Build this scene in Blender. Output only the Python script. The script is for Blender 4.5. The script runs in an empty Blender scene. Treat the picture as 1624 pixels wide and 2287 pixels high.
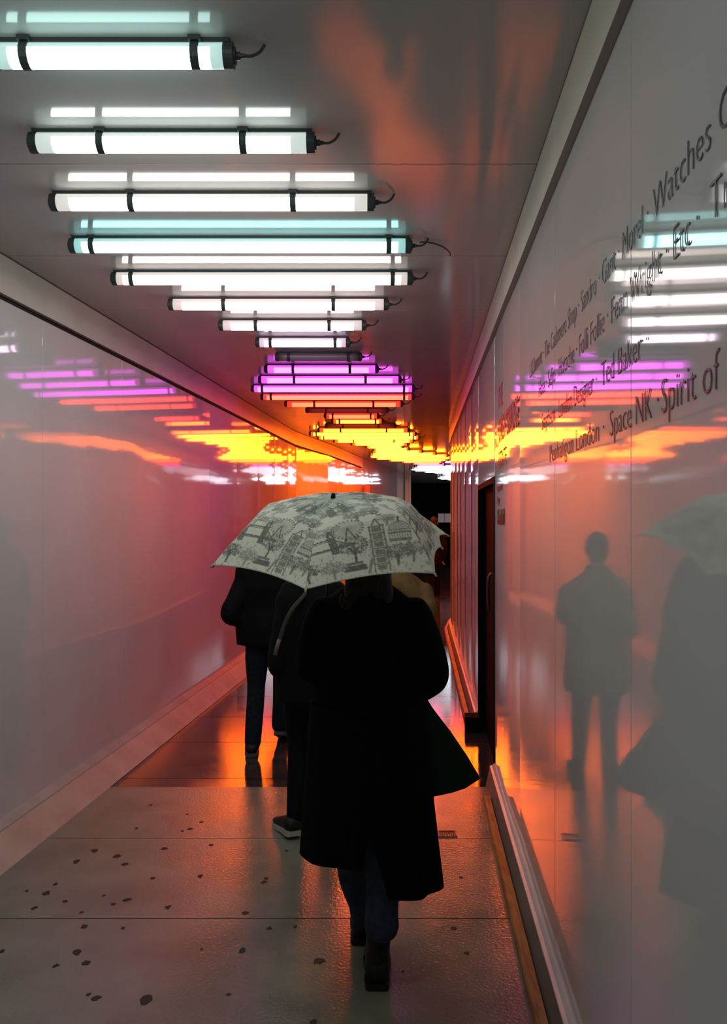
import bpy, bmesh, math, random
import numpy as np
from mathutils import Vector, Matrix, noise
random.seed(7)
C = bpy.context.scene.collection
scene = bpy.context.scene
PI = math.pi

# ------------------------------------------------------------------ camera, world, exposure
F, CX, CY, EYE = 1850.0, 812.0, 1161.0, 1.70
cam = bpy.data.cameras.new('camera')
camo = bpy.data.objects.new('camera', cam); C.objects.link(camo)
camo.location = (0, 0, EYE); camo.rotation_euler = (PI/2, 0, 0)
cam.sensor_fit = 'VERTICAL'; cam.sensor_height = 24.0; cam.lens = 24.0*F/2287.0
cam.shift_y = (CY-1143.5)/2287.0
cam.clip_start = 0.05; cam.clip_end = 200
scene.camera = camo
w = bpy.data.worlds.new('world'); scene.world = w; w.use_nodes = True
w.node_tree.nodes['Background'].inputs[0].default_value = (0.75, 0.9, 0.82, 1)
w.node_tree.nodes['Background'].inputs[1].default_value = 0.16
scene.view_settings.view_transform = 'Standard'
scene.view_settings.look = 'None'
scene.view_settings.exposure = 0.3
scene.view_settings.gamma = 1.0
scene.view_settings.use_curve_mapping = False

LAMP_LEVEL = 1.0

def P(px, py, t):
    """point of the place that the photo shows at px, py when it stands t metres ahead"""
    return Vector(((px-CX)/F*t, t, EYE+(CY-py)/F*t))

# ------------------------------------------------------------------ materials
def mat(name, col, rough=0.5, spec=0.5, metal=0.0, coat=0.0, coat_rough=0.1, emis=None, estr=0.0,
        var=0.0, vscale=5.0, bump=0.0, bscale=5.0, bdist=0.01, rvar=0.0, stretch=None, trans=0.0):
    m = bpy.data.materials.new(name); m.use_nodes = True
    nt = m.node_tree; b = nt.nodes['Principled BSDF']
    b.inputs['Base Color'].default_value = (*col, 1)
    b.inputs['Roughness'].default_value = rough
    b.inputs['Specular IOR Level'].default_value = spec
    b.inputs['Metallic'].default_value = metal
    b.inputs['Coat Weight'].default_value = coat
    b.inputs['Coat Roughness'].default_value = coat_rough
    if emis:
        b.inputs['Emission Color'].default_value = (*emis, 1)
        b.inputs['Emission Strength'].default_value = estr
    tc = nt.nodes.new('ShaderNodeTexCoord'); vec = tc.outputs['Object']
    if stretch:
        mp = nt.nodes.new('ShaderNodeMapping'); mp.inputs['Scale'].default_value = stretch
        nt.links.new(vec, mp.inputs[0]); vec = mp.outputs[0]
    if var > 0 or rvar > 0:
        n = nt.nodes.new('ShaderNodeTexNoise'); n.inputs['Scale'].default_value = vscale; n.inputs['Detail'].default_value = 6
        nt.links.new(vec, n.inputs['Vector'])
        if var > 0:
            r = nt.nodes.new('ShaderNodeMapRange'); r.inputs[1].default_value = 0.3; r.inputs[2].default_value = 0.7
            r.inputs[3].default_value = 1-var; r.inputs[4].default_value = 1+var
            nt.links.new(n.outputs[0], r.inputs[0])
            mx = nt.nodes.new('ShaderNodeMix'); mx.data_type = 'RGBA'; mx.blend_type = 'MULTIPLY'
            mx.inputs[0].default_value = 1; mx.inputs[6].default_value = (*col, 1)
            nt.links.new(r.outputs[0], mx.inputs[7]); nt.links.new(mx.outputs[2], b.inputs['Base Color'])
        if rvar > 0:
            r = nt.nodes.new('ShaderNodeMapRange'); r.inputs[1].default_value = 0.35; r.inputs[2].default_value = 0.65
            r.inputs[3].default_value = max(0.01, rough-rvar); r.inputs[4].default_value = rough+rvar
            nt.links.new(n.outputs[0], r.inputs[0]); nt.links.new(r.outputs[0], b.inputs['Roughness'])
    if bump > 0:
        n2 = nt.nodes.new('ShaderNodeTexNoise'); n2.inputs['Scale'].default_value = bscale; n2.inputs['Detail'].default_value = 4
        nt.links.new(vec, n2.inputs['Vector'])
        bp = nt.nodes.new('ShaderNodeBump'); bp.inputs['Strength'].default_value = bump; bp.inputs['Distance'].default_value = bdist
        nt.links.new(n2.outputs[0], bp.inputs['Height']); nt.links.new(bp.outputs[0], b.inputs['Normal'])
    return m

M = {}
M['wall'] = mat('wall_enamel', (0.66, 0.65, 0.65), 0.045, 0.5, var=0.05, vscale=1.4, bump=0.30, bscale=0.8, bdist=0.0022)
M['ceil'] = mat('ceiling_enamel', (0.50, 0.49, 0.49), 0.10, 0.34, var=0.06, vscale=1.2, bump=0.30, bscale=1.1, bdist=0.002)
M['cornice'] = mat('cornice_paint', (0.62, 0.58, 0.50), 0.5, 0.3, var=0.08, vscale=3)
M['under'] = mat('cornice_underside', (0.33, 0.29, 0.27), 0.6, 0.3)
M['gap'] = mat('dark_gap', (0.02, 0.018, 0.018), 0.8, 0.2)
M['kerb'] = mat('kerb_paint', (0.43, 0.39, 0.33), 0.5, 0.35, var=0.18, vscale=3.5, bump=0.2, bscale=14, bdist=0.004)
M['timber'] = mat('ochre_timber', (0.30, 0.155, 0.045), 0.5, 0.4, var=0.45, vscale=5, stretch=(6, 1, 6), bump=0.4, bscale=12)
M['board'] = mat('grey_board', (0.20, 0.175, 0.145), 0.5, 0.4, var=0.15, vscale=4)
M['strip'] = mat('white_strip', (0.74, 0.70, 0.68), 0.4, 0.5, var=0.12, vscale=5)
M['concrete'] = mat('damp_concrete', (0.220, 0.212, 0.162), 0.17, 0.95, var=0.22, vscale=2.2, rvar=0.08, bump=0.6, bscale=70, bdist=0.0026)
M['paving'] = mat('wet_dark_paving', (0.055, 0.042, 0.036), 0.075, 1.0, var=0.35, vscale=3.2, rvar=0.04, bump=0.28, bscale=24, bdist=0.0018, stretch=(1, 2.2, 1))
M['joint'] = mat('floor_joint', (0.035, 0.03, 0.028), 0.5, 0.3)
M['jointpale'] = mat('pale_joint', (0.26, 0.25, 0.22), 0.4, 0.4)
M['gum'] = mat('dark_gum', (0.035, 0.028, 0.02), 0.6, 0.3)
M['gutter'] = mat('dark_gutter_dirt', (0.05, 0.042, 0.036), 0.35, 0.5, var=0.4, vscale=5)
M['black'] = mat('black_paint', (0.004, 0.003, 0.004), 0.75, 0.04)
M['steel'] = mat('dull_steel', (0.10, 0.08, 0.08), 0.35, 0.5, metal=0.7)
M['plastic'] = mat('dark_plastic', (0.05, 0.062, 0.062), 0.45, 0.4)
M['channel'] = mat('channel_plastic', (0.05, 0.055, 0.055), 0.5, 0.4)
M['vinyl'] = mat('black_vinyl', (0.022, 0.022, 0.023), 0.5, 0.25)
M['cream'] = mat('cream_paint', (0.80, 0.76, 0.58), 0.4, 0.4)
M['paper'] = mat('white_paper', (0.85, 0.85, 0.9), 0.6, 0.3)
M['redp'] = mat('red_paint', (0.55, 0.06, 0.03), 0.3, 0.5)
M['wool'] = mat('black_wool', (0.0035, 0.0035, 0.004), 0.95, 0.08, var=0.2, vscale=40)
M['jacket'] = mat('black_jacket', (0.005, 0.005, 0.006), 0.8, 0.12, var=0.2, vscale=30)
M['khaki'] = mat('olive_khaki', (0.17, 0.11, 0.04), 0.85, 0.15, var=0.35, vscale=9)
M['jeans'] = mat('dark_jeans', (0.030, 0.038, 0.062), 0.9, 0.15, var=0.3, vscale=30)
M['jeans2'] = mat('blue_black_jeans', (0.012, 0.016, 0.026), 0.9, 0.15, var=0.3, vscale=30)
M['boot'] = mat('black_boot', (0.008, 0.007, 0.007), 0.5, 0.3)
M['sole'] = mat('pale_sole', (0.42, 0.42, 0.36), 0.6, 0.3)
M['greysole'] = mat('grey_sole', (0.09, 0.09, 0.10), 0.6, 0.3)
M['skin'] = mat('skin', (0.50, 0.30, 0.22), 0.5, 0.4)
M['hair'] = mat('dark_brown_hair', (0.014, 0.007, 0.005), 0.6, 0.3, var=0.4, vscale=40, stretch=(4, 4, 0.6))
M['tote'] = mat('dark_green_canvas', (0.006, 0.022, 0.015), 0.85, 0.12, var=0.15, vscale=20)
M['strap'] = mat('brown_strap', (0.060, 0.045, 0.036), 0.7, 0.3)
M['tan'] = mat('tan_webbing', (0.20, 0.14, 0.11), 0.7, 0.3)
M['shaft'] = mat('umbrella_shaft', (0.10, 0.10, 0.10), 0.35, 0.5, metal=0.8)

# ------------------------------------------------------------------ object helpers
def link(name, me, parent=None):
    o = bpy.data.objects.new(name, me); C.objects.link(o)
    if parent is not None: o.parent = parent
    return o
def obj(name, bm, m, parent=None, smooth=False, recalc=True):
    if recalc: bmesh.ops.recalc_face_normals(bm, faces=bm.faces)
    me = bpy.data.meshes.new(name); bm.to_mesh(me); bm.free()
    for k in (m if isinstance(m, (list, tuple)) else [m]): me.materials.append(k)
    if smooth: me.polygons.foreach_set('use_smooth', [True]*len(me.polygons))
    return link(name, me, parent)
def empty(name, loc=(0, 0, 0)):
    o = bpy.data.objects.new(name, None); C.objects.link(o); o.location = loc; o.empty_display_size = 0.1
    return o
def tag(o, label=None, cat=None, group=None, kind=None):
    if label: o['label'] = label
    if cat: o['category'] = cat
    if group: o['group'] = group
    if kind: o['kind'] = kind
    return o
def part(name, bm, m, parent, smooth=False):
    """mesh built in world coordinates, parented to a thing whose Empty stands elsewhere"""
    bmesh.ops.translate(bm, verts=bm.verts, vec=-Vector(parent.location))
    return obj(name, bm, m, parent, smooth)
def box(bm, a, b, mi=0):
    vs = [bm.verts.new((x, y, z)) for z in (a[2], b[2]) for y in (a[1], b[1]) for x in (a[0], b[0])]
    for f in ((0, 1, 3, 2), (4, 6, 7, 5), (0, 4, 5, 1), (2, 3, 7, 6), (0, 2, 6, 4), (1, 5, 7, 3)):
        fc = bm.faces.new([vs[i] for i in f]); fc.material_index = mi
def prism(bm, front, off, mi=0):
    """closed solid from a polygon and an offset vector"""
    n = len(front); off = Vector(off)
    a = [bm.verts.new(p) for p in front]; b = [bm.verts.new(Vector(p)+off) for p in front]
    fs = [bm.faces.new(a), bm.faces.new(b[::-1])]
    for i in range(n): fs.append(bm.faces.new((a[i], b[i], b[(i+1) % n], a[(i+1) % n])))
    for f in fs: f.material_index = mi
def rings(bm, rs, mi=0, cap=True):
    """rs = list of vertex-position lists, lofted"""
    vv = [[bm.verts.new(p) for p in r] for r in rs]
    n = len(vv[0])
    for a, b in zip(vv, vv[1:]):
        for i in range(n):
            bm.faces.new((a[i], a[(i+1) % n], b[(i+1) % n], b[i])).material_index = mi
    if cap:
        bm.faces.new(vv[0][::-1]).material_index = mi; bm.faces.new(vv[-1]).material_index = mi
def tube(bm, pts, rad, n=12, mi=0, flat=1.0):
    pts = [Vector(p) for p in pts]
    if not isinstance(rad, (list, tuple)): rad = [rad]*len(pts)
    rs = []; prev = None
    for i, p in enumerate(pts):
        d = (pts[min(i+1, len(pts)-1)]-pts[max(i-1, 0)]).normalized()
        if prev is None:
            u = d.cross(Vector((0, 1, 0)) if abs(d.y) < 0.9 else Vector((1, 0, 0))).normalized()
        else:
            u = (prev-d*prev.dot(d)).normalized()
        prev = u; v = d.cross(u)
        rs.append([p+u*math.cos(2*PI*k/n)*rad[i]+v*math.sin(2*PI*k/n)*rad[i]*flat for k in range(n)])
    rings(bm, rs, mi)
def smooth_pts(pts, rad=None, sub=5):
    """Catmull-Rom through points (and radii)"""
    pts = [Vector(p) for p in pts]; out = []; ro = []
    n = len(pts)
    for i in range(n-1):
        p0, p1, p2, p3 = pts[max(i-1, 0)], pts[i], pts[i+1], pts[min(i+2, n-1)]
        for k in range(sub):
            s = k/sub
            out.append(0.5*((2*p1)+(p2-p0)*s+(2*p0-5*p1+4*p2-p3)*s*s+(3*p1-p0-3*p2+p3)*s**3))
            if rad: ro.append(rad[i]*(1-s)+rad[i+1]*s)
    out.append(pts[-1])
    if rad: ro.append(rad[-1]); return out, ro
    return out
def limb(bm, pts, rad, sub=5, n=14, flat=1.0):
    p, r = smooth_pts(pts, rad, sub)
    d0 = (p[0]-p[1]).normalized(); d1 = (p[-1]-p[-2]).normalized()
    p = [p[0]+d0*r[0]*0.8, p[0]+d0*r[0]*0.5]+p+[p[-1]+d1*r[-1]*0.5, p[-1]+d1*r[-1]*0.8]
    r = [r[0]*0.45, r[0]*0.85]+r+[r[-1]*0.85, r[-1]*0.45]
    tube(bm, p, r, n, flat=flat)
def ell(bm, c, r, rot=None, n=16, m=10):
    c = Vector(c); rs = []
    for j in range(m+1):
        a = -PI/2+PI*(j+0.02)/(m+0.04)
        ring = []
        for k in range(n):
            b = 2*PI*k/n
            v = Vector((r[0]*math.cos(a)*math.cos(b), r[1]*math.cos(a)*math.sin(b), r[2]*math.sin(a)))
            if rot is not None: v = rot @ v
            ring.append(c+v)
        rs.append(ring)
    rings(bm, rs)
def torso(bm, rs, n=28, sub=4, fold=0.0, seed=0.0):
    """rs = (cx, cy, z, rx, ry) from bottom to top"""
    out = []
    for i in range(len(rs)-1):
        a, b = rs[i], rs[i+1]
        for k in range(sub):
            s = k/sub; s2 = s
            out.append([a[j]*(1-s2)+b[j]*s2 for j in range(5)])
    out.append(list(rs[-1]))
    R = []
    for cx, cy, z, rx, ry in out:
        ring = []
        for k in range(n):
            a = 2*PI*k/n
            f = 1+fold*noise.noise(Vector((math.cos(a)*2.2, math.sin(a)*2.2+seed, z*3.5)))
            ring.append(Vector((cx+rx*f*math.cos(a), cy+ry*f*math.sin(a), z)))
        R.append(ring)
    rings(bm, R)
def fuse(name, bm, m, parent, voxel=0.01, smooth_it=4, disp=0.0):
    """closed shapes melted into one continuous surface"""
    o = part(name, bm, m, parent, True)
    r = o.modifiers.new('r', 'REMESH'); r.mode = 'VOXEL'; r.voxel_size = voxel; r.use_smooth_shade = True
    s = o.modifiers.new('s', 'SMOOTH'); s.iterations = smooth_it; s.factor = 0.5
    dg = bpy.context.evaluated_depsgraph_get(); dg.update()
    me = bpy.data.meshes.new_from_object(o.evaluated_get(dg))
    o.modifiers.clear(); o.data = me
    if not me.materials: me.materials.append(m)
    if disp > 0:
        for v in me.vertices:
            k = noise.noise(Vector((v.co.x*7, v.co.y*7, v.co.z*4)))*disp
            v.co += v.normal*k
    me.polygons.foreach_set('use_smooth', [True]*len(me.polygons))
    return o
def solidify(o, th):
    s = o.modifiers.new('s', 'SOLIDIFY'); s.thickness = th; s.offset = 0
    return o

# ------------------------------------------------------------------ the passage in plan
CEIL = 3.07
def interp(tab, y):
    if y <= tab[0][0]: a, b = tab[0], tab[1]
    elif y >= tab[-1][0]: a, b = tab[-2], tab[-1]
    else:
        for a, b in zip(tab, tab[1:]):
            if a[0] <= y <= b[0]: break
    return a[1]+(b[1]-a[1])*(y-a[0])/(b[0]-a[0])
RW = [(0, 0.483), (12.7, 1.335), (13.6, 1.47), (16, 1.98), (31, 5.4)]
LW = [(0, -2.29), (12.4, -1.132), (13.06, -1.06), (14.9, -0.64), (18.4, -0.05), (25.4, 1.25), (31, 2.3)]
def RX(y): return interp(RW, y)
def LX(y): return interp(LW, y)

def wall_mesh(fn, side, panels, bowf):
    """panels = (y0, y1, z0, z1); side +1 when the wall body lies towards +X; one closed solid per panel"""
    bm = bmesh.new(); NS = 10
    for i, (y0, y1, z0, z1) in enumerate(panels):
        xa, xb = fn(y0), fn(y1)
        d = Vector((xb-xa, y1-y0, 0)).normalized(); nrm = Vector((-d.y, d.x, 0))*side  # towards the passage
        bow, yaw = bowf(i, 0.5*(y0+y1))
        L = math.hypot(xb-xa, y1-y0)
        fr = [(0.0, -0.004), (0.0025/L, yaw*-0.5)]+[(k/NS, bow*4*(k/NS)*(1-k/NS)+yaw*(k/NS-0.5)) for k in range(1, NS)]+[(1-0.0025/L, yaw*0.5), (1.0, -0.004)]
        nz = 3
        cols = []
        for s, o_ in fr:
            p = Vector((xa+(xb-xa)*s, y0+(y1-y0)*s, 0))+nrm*o_
            cols.append([bm.verts.new((p.x, p.y, z0+(z1-z0)*j/nz)) for j in range(nz+1)])
        for a, b in zip(cols, cols[1:]):
            for j in range(nz): 
                f = bm.faces.new((a[j], b[j], b[j+1], a[j+1])); f.smooth = True
        for c_ in (cols[0], cols[1], cols[-2], cols[-1]):
            for j in range(nz):
                e_ = bm.edges.get((c_[j], c_[j+1])); e_.smooth = False
        for j in (0, nz):
            for a, b in zip(cols, cols[1:]): bm.edges.get((a[j], b[j])).smooth = False
        back = [[bm.verts.new((fn(yy)-nrm.x*0.06, yy-nrm.y*0.06, z)) for z in (z0, z1)] for yy in (y0, y1)]
        b0, b1 = back
        bm.faces.new((b0[0], b0[1], b1[1], b1[0]))
        bm.faces.new([c[0] for c in cols]+[b1[0], b0[0]])
        bm.faces.new([c[-1] for c in cols]+[b1[1], b0[1]])
        bm.faces.new(cols[0]+[b0[1], b0[0]]); bm.faces.new(cols[-1]+[b1[1], b1[0]])
    return bm

def seq(a, b, st):
    v = [a]
    while v[-1]+st < b-0.3: v.append(v[-1]+st)
    v.append(b); return v
DOOR0, DOOR1, DTOP = 5.31, 6.74, 1.98
rp = []
ys = [-3.2, -2.2, -1.17, -0.13, 0.87, 1.887, 2.94, 3.97, 4.70, DOOR0]
rp += [(a, b, 0, CEIL) for a, b in zip(ys, ys[1:])]
rp += [(DOOR0, DOOR1, DTOP, CEIL)]
ys = [DOOR1]+[DOOR1+0.99*k for k in range(1, 7)]+[13.6, 14.8, 16, 17.5, 19, 20.5, 22, 23.5, 25, 26.5, 28, 31]
rp += [(a, b, 0, CEIL) for a, b in zip(ys, ys[1:])]
rr = random.Random(3)
def bow_r(i, y):
    if y > 3.0 and y < 3.9: return 0.0004, -0.0016
    if y < 4.2: return rr.uniform(-0.0003, 0.0004), rr.uniform(-0.0008, 0.0008)
    if y < 4.5: return 0.0012, 0.0050
    if y < 5.3: return 0.0008, -0.0050
    if y < 6.8: return rr.uniform(0.001, 0.002), rr.uniform(-0.004, 0.004)
    return rr.uniform(0.004, 0.008), rr.uniform(-0.004, 0.004)
wr = obj('wall_right', wall_mesh(RX, 1, rp, bow_r), M['wall']); tag(wr, kind='structure')
ys = [-3.2, -2.0, -0.8, 0.4, 1.4, 2.45, 3.6, 4.76, 5.95, 7.1, 8.2, 9.3, 10.35, 11.4, 12.4, 13.06, 14.0, 14.9, 15.9, 17.1, 18.4, 19.6, 20.8, 22, 23.2, 24.3, 25.4]
lp = [(a, b, 0, CEIL) for a, b in zip(ys, ys[1:])]
def bow_l(i, y):
    if y < 7: return rr.uniform(-0.001, 0.001), rr.uniform(-0.001, 0.001)
    return rr.uniform(-0.001, 0.004), rr.uniform(-0.003, 0.003)
wl = obj('wall_left', wall_mesh(LX, -1, lp, bow_l), M['wall']); tag(wl, kind='structure')

# ceiling with its panel seams cut as real grooves
bm = bmesh.new()
sy = [-3.2]+[3.19+1.11*k for k in range(-5, 25)]
sy = sorted(set(round(v, 3) for v in sy if v > -3.2))
edges = [-3.2]+sy+[31.3]
for a, b in zip(edges, edges[1:]):
    if b-a < 0.05: continue
    box(bm, (-3.2, a+0.003, CEIL), (7.0, b-0.003, CEIL+0.08))
box(bm, (-3.2, -3.2, CEIL+0.081), (7.0, 31.3, CEIL+0.12), 1)
ce = obj('ceiling', bm, [M['ceil'], M['gap']]); tag(ce, kind='structure')

# floor: pale damp slab near, dark wet paving beyond, joints and gum as part of its surface
SLAB = 5.277
bm = bmesh.new()
def slab(y0, y1, mi, z=0.0):
    box(bm, (-4.5, y0, -0.12), (9.0, y1, z), mi)
near = [-3.2, 0.4, 2.0, 3.535, 4.423, SLAB]
for a, b in zip(near, near[1:]): slab(a, b-0.006, 0, 0.0)
far = [SLAB, 5.46, 6.35, 7.15, 8.0, 9.1, 10.2, 11.4, 12.6, 14, 15.5, 17, 19, 21, 23, 25, 31.3]
for a, b in zip(far, far[1:]): slab(a, b-0.008, 1, -0.003)
box(bm, (-4.5, -3.2, -0.15), (9.0, 31.3, -0.006), 2)
# dirt gutter along the left kerb
def ribbon(x0f, x1f, ya, yb, z, mi, st=0.35, wob=0.0):
    v = []
    y = ya
    while y < yb+1e-6:
        o_ = wob*noise.noise(Vector((y*1.7, 3.1, 0)))
        v.append((bm.verts.new((x0f(y), y, z)), bm.verts.new((x1f(y)+o_, y, z)))); y += st
    for a, b in zip(v, v[1:]):
        f = bm.faces.new((a[0], a[1], b[1], b[0])); f.material_index = mi
gum = [(337,1798,6),(419,1818,5),(450,1836,6),(424,1852,8),(407,1856,5),(472,1887,8),(367,1896,9),(211,1900,10),(262,1913,12),
 (171,1924,12),(278,1931,10),(341,1962,7),(447,1957,10),(124,1975,9),(104,1995,12),(145,2013,8),(284,2010,11),(254,2019,7),(77,2028,9),
 (375,2026,11),(549,2039,11),(182,2038,6),(188,2070,12),(275,2073,7),(602,2073,9),(4,2125,9),(173,2127,15),(542,2123,14),(192,2150,13),
 (125,2157,9),(215,2230,13),(198,2221,8),(325,2233,20),(510,2222,7),(713,2148,16),(1013,2073,9),(1043,2129,9),(700,2284,14),(595,1962,8),
 (590,1970,9),(660,2070,7),(60,1990,6),(305,1850,6),(900,2170,5),(640,1900,5),(232,2000,5),(450,2120,5),(1030,1960,7)]
for gx, gy, r in gum:
    t = EYE*F/(gy-CY); c = P(gx, gy, t); rad = r*t/F*0.8
    vs = []; s0 = random.random()*9
    for k in range(14):
        a = 2*PI*k/14; q = rad*(0.8+0.55*noise.noise(Vector((math.cos(a)*1.4+s0, math.sin(a)*1.4, s0))))
        vs.append(bm.verts.new((c.x+q*math.cos(a), c.y+q*math.sin(a)*1.15, 0.0016)))
    bm.faces.new(vs).material_index = 3
    lo = [bm.verts.new((v.co.x*1.0+(v.co.x-c.x)*0.12, v.co.y+(v.co.y-c.y)*0.12, 0.0002)) for v in vs]
    for k in range(14): bm.faces.new((vs[k], lo[k], lo[(k+1) % 14], vs[(k+1) % 14])).material_index = 3
fl = obj('floor', bm, [M['concrete'], M['paving'], M['joint'], M['gum']]); tag(fl, kind='structure')

# cornices
def runner(name, fn, side, y0, y1, prof, mats, step=1.0, pmi=None):
    """prof = list of (distance from wall into the passage, z); side +1 for the right wall"""
    bm = bmesh.new(); ys = []; y = y0
    while y < y1-1e-3: ys.append(y); y += step
    ys.append(y1); n = len(prof); cols = []
    for y in ys:
        e = 0.05; d = Vector((fn(y+e)-fn(y-e), 2*e, 0)).normalized(); nr = Vector((-d.y, d.x, 0))*side
        cols.append([bm.verts.new((fn(y)+nr.x*a, y+nr.y*a, z)) for a, z in prof])
    for a, b in zip(cols, cols[1:]):
        for i in range(n):
            f = bm.faces.new((a[i], a[(i+1) % n], b[(i+1) % n], b[i]))
            if pmi: f.material_index = pmi[i]
    bm.faces.new(cols[0]); bm.faces.new(cols[-1][::-1])
    o = obj(name, bm, mats); tag(o, kind='structure'); return o
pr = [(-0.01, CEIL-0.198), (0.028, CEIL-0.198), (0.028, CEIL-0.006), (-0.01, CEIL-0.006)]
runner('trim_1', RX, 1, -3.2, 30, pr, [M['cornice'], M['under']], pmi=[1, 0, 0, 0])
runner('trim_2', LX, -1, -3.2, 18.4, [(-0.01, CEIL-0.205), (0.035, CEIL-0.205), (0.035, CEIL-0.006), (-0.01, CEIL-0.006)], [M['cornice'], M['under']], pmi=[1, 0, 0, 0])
runner('trim_3', LX, -1, -3.2, 18.4, [(-0.01, CEIL-0.222), (0.006, CEIL-0.222), (0.006, CEIL-0.2055), (-0.01, CEIL-0.2055)], [M['gap']])
# kerb on the left
runner('baseboard_left', LX, -1, -3.2, 18.4, [(-0.01, 0.0), (0.185, 0.0), (0.165, 0.02), (0.078, 0.116), (0.066, 0.122), (-0.01, 0.150)], [M['kerb']])
runner('trim_8', LX, -1, -3.2, 18.4, [(0.0665, 0.1222), (0.0665, 0.1240), (0.060, 0.1262), (0.060, 0.1240)], [M['under']])
# skirting on the right: ochre timber on the ground, grey board, white strip
for k, (a, b) in enumerate(((-3.2, 5.30), (6.78, 18.0))):
    n = k*3+4
    ye = 4.98 if k == 0 else b
    runner('trim_%d' % n, RX, 1, a, ye, [(0.057, 0.0), (0.098, 0.0), (0.098, 0.030), (0.092, 0.037), (0.057, 0.042)], [M['timber']])
    runner('trim_%d' % (n+1), RX, 1, a, b, [(-0.01, 0.0), (0.056, 0.0), (0.031, 0.118), (-0.01, 0.118)], [M['board']])
    runner('baseboard_right' if k == 0 else 'trim_6', RX, 1, a, b, [(-0.01, 0.1185), (0.031, 0.1185), (0.030, 0.126), (0.017, 0.130), (0.017, 0.127), (0.014, 0.127), (0.014, 0.131), (0.006, 0.142), (-0.01, 0.142)], [M['strip']])

# ------------------------------------------------------------------ door in the right wall
def wn(y):   # direction along the right wall and normal into the passage
    d = Vector((RX(y+0.05)-RX(y-0.05), 0.1, 0)).normalized(); return d, Vector((-d.y, d.x, 0))
d_, n_ = wn(6)
door = empty('door_1', (RX(6.0), 6.0, 0)); tag(door, kind='structure')
def wq(y, off, z): return Vector((RX(y)+n_.x*off, y+n_.y*off, z))
bm = bmesh.new(); prism(bm, [wq(DOOR0+0.04, -0.05, 0), wq(DOOR1-0.04, -0.05, 0), wq(DOOR1-0.04, -0.05, DTOP-0.04), wq(DOOR0+0.04, -0.05, DTOP-0.04)], -n_*0.04)
part('door_leaf', bm, M['black'], door)
bm = bmesh.new()
for a, b, z0, z1 in ((DOOR0+0.001, DOOR0+0.04, 0, DTOP-0.001), (DOOR1-0.04, DOOR1-0.001, 0, DTOP-0.001), (DOOR0+0.04, DOOR1-0.04, DTOP-0.04, DTOP-0.001)):
    prism(bm, [wq(a, 0.004, z0), wq(b, 0.004, z0), wq(b, 0.004, z1), wq(a, 0.004, z1)], -n_*0.12)
part('door_frame', bm, M['black'], door)
bm = bmesh.new(); tube(bm, smooth_pts([wq(5.58, -0.05, 1.32), wq(5.58, 0.012, 1.32), wq(5.58, 0.012, 1.10), wq(5.58, -0.05, 1.10)], sub=4), 0.011)
part('door_handle', bm, M['steel'], door, True)
bm = bmesh.new(); prism(bm, [wq(6.62, 0.0, 0), wq(6.78, 0.0, 0), wq(6.78, 0.0, 0.12), wq(6.62, 0.0, 0.12)], n_*0.11)
part('door_stop', bm, M['black'], door)

# ------------------------------------------------------------------ lettering on the right wall
WD = Vector((RX(0)-RX(1), -1, 0)).normalized()        # reading direction, towards the camera
WN = Vector((WD.y, -WD.x, 0))
def lettering(txt, y0, z, size, y1=None, bold=0.0, sx=1.0, name='lettering'):
    cu = bpy.data.curves.new('t', 'FONT'); cu.body = txt; cu.size = size; cu.extrude = 0.0004; cu.offset = bold if bold else (-0.0018 if size < 0.12 else 0.0)
    cu.resolution_u = 3
    o = bpy.data.objects.new('t', cu); C.objects.link(o)
    bpy.context.view_layer.update()
    dg = bpy.context.evaluated_depsgraph_get(); me = bpy.data.meshes.new_from_object(o.evaluated_get(dg))
    C.objects.unlink(o); bpy.data.objects.remove(o)
    xs = [v.co.x for v in me.vertices]; x0, x1 = min(xs), max(xs)
    s = sx if y1 is None else ((y0-y1)/abs(WD.y))/(x1-x0)
    org = Vector((RX(y0), y0, z))+WN*(0.0045 if y0 > 4.5 else 0.0018)
    for v in me.vertices:
        c = v.co.copy(); v.co = org+WD*((c.x-x0)*s)+Vector((0, 0, 1))*c.y+WN*c.z
    me.materials.clear(); me.materials.append(M['vinyl'])
    o = link(name, me, wr); return o
SZ = 0.096
lettering('L.K.Bennett \u00b7 The Cashmere Shop \u00b7 Sandro \u00b7 Gant \u00b7 Morel \u00b7', 3.60, 2.315, SZ, 1.745)
lettering('Watches Of Switzerland', 1.705, 2.315, SZ)
lettering('Hoss \u00b7 Seljo \u00b7 Hotsche \u00b7 Folli Follie \u00b7 Fenn Wright \u00b7 Etc \u00b7', 3.33, 2.19, SZ, 1.43)
lettering('Tru', 1.37, 2.19, SZ)
lettering('Smythson \u00b7 London Designer \u00b7', 3.25, 2.05, SZ, 2.25)
lettering('Ted Baker \u00b7', 2.19, 2.05, SZ)
lettering('Penhaligon London \u00b7', 3.05, 1.91, SZ, 2.16)
lettering('Space NK \u00b7', 2.09, 1.91, SZ)
lettering('Spirit of', 1.645, 1.91, SZ+0.004)
lettering('THE', 5.02, 2.365, 0.19, 4.76, 0.0)
lettering('KNIGHTSBRIDGE', 5.02, 2.165, 0.20, 4.0, 0.004)
lettering('ESTATE', 5.02, 2.01, 0.14, 4.55, 0.0)
lettering('supported', 5.08, 1.875, 0.062, 4.78, 0.002)
lettering('by', 5.08, 1.80, 0.062, 4.93, 0.002)
lettering('Chelsfield', 5.08, 1.675, 0.125, 4.64, 0.004)

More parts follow.
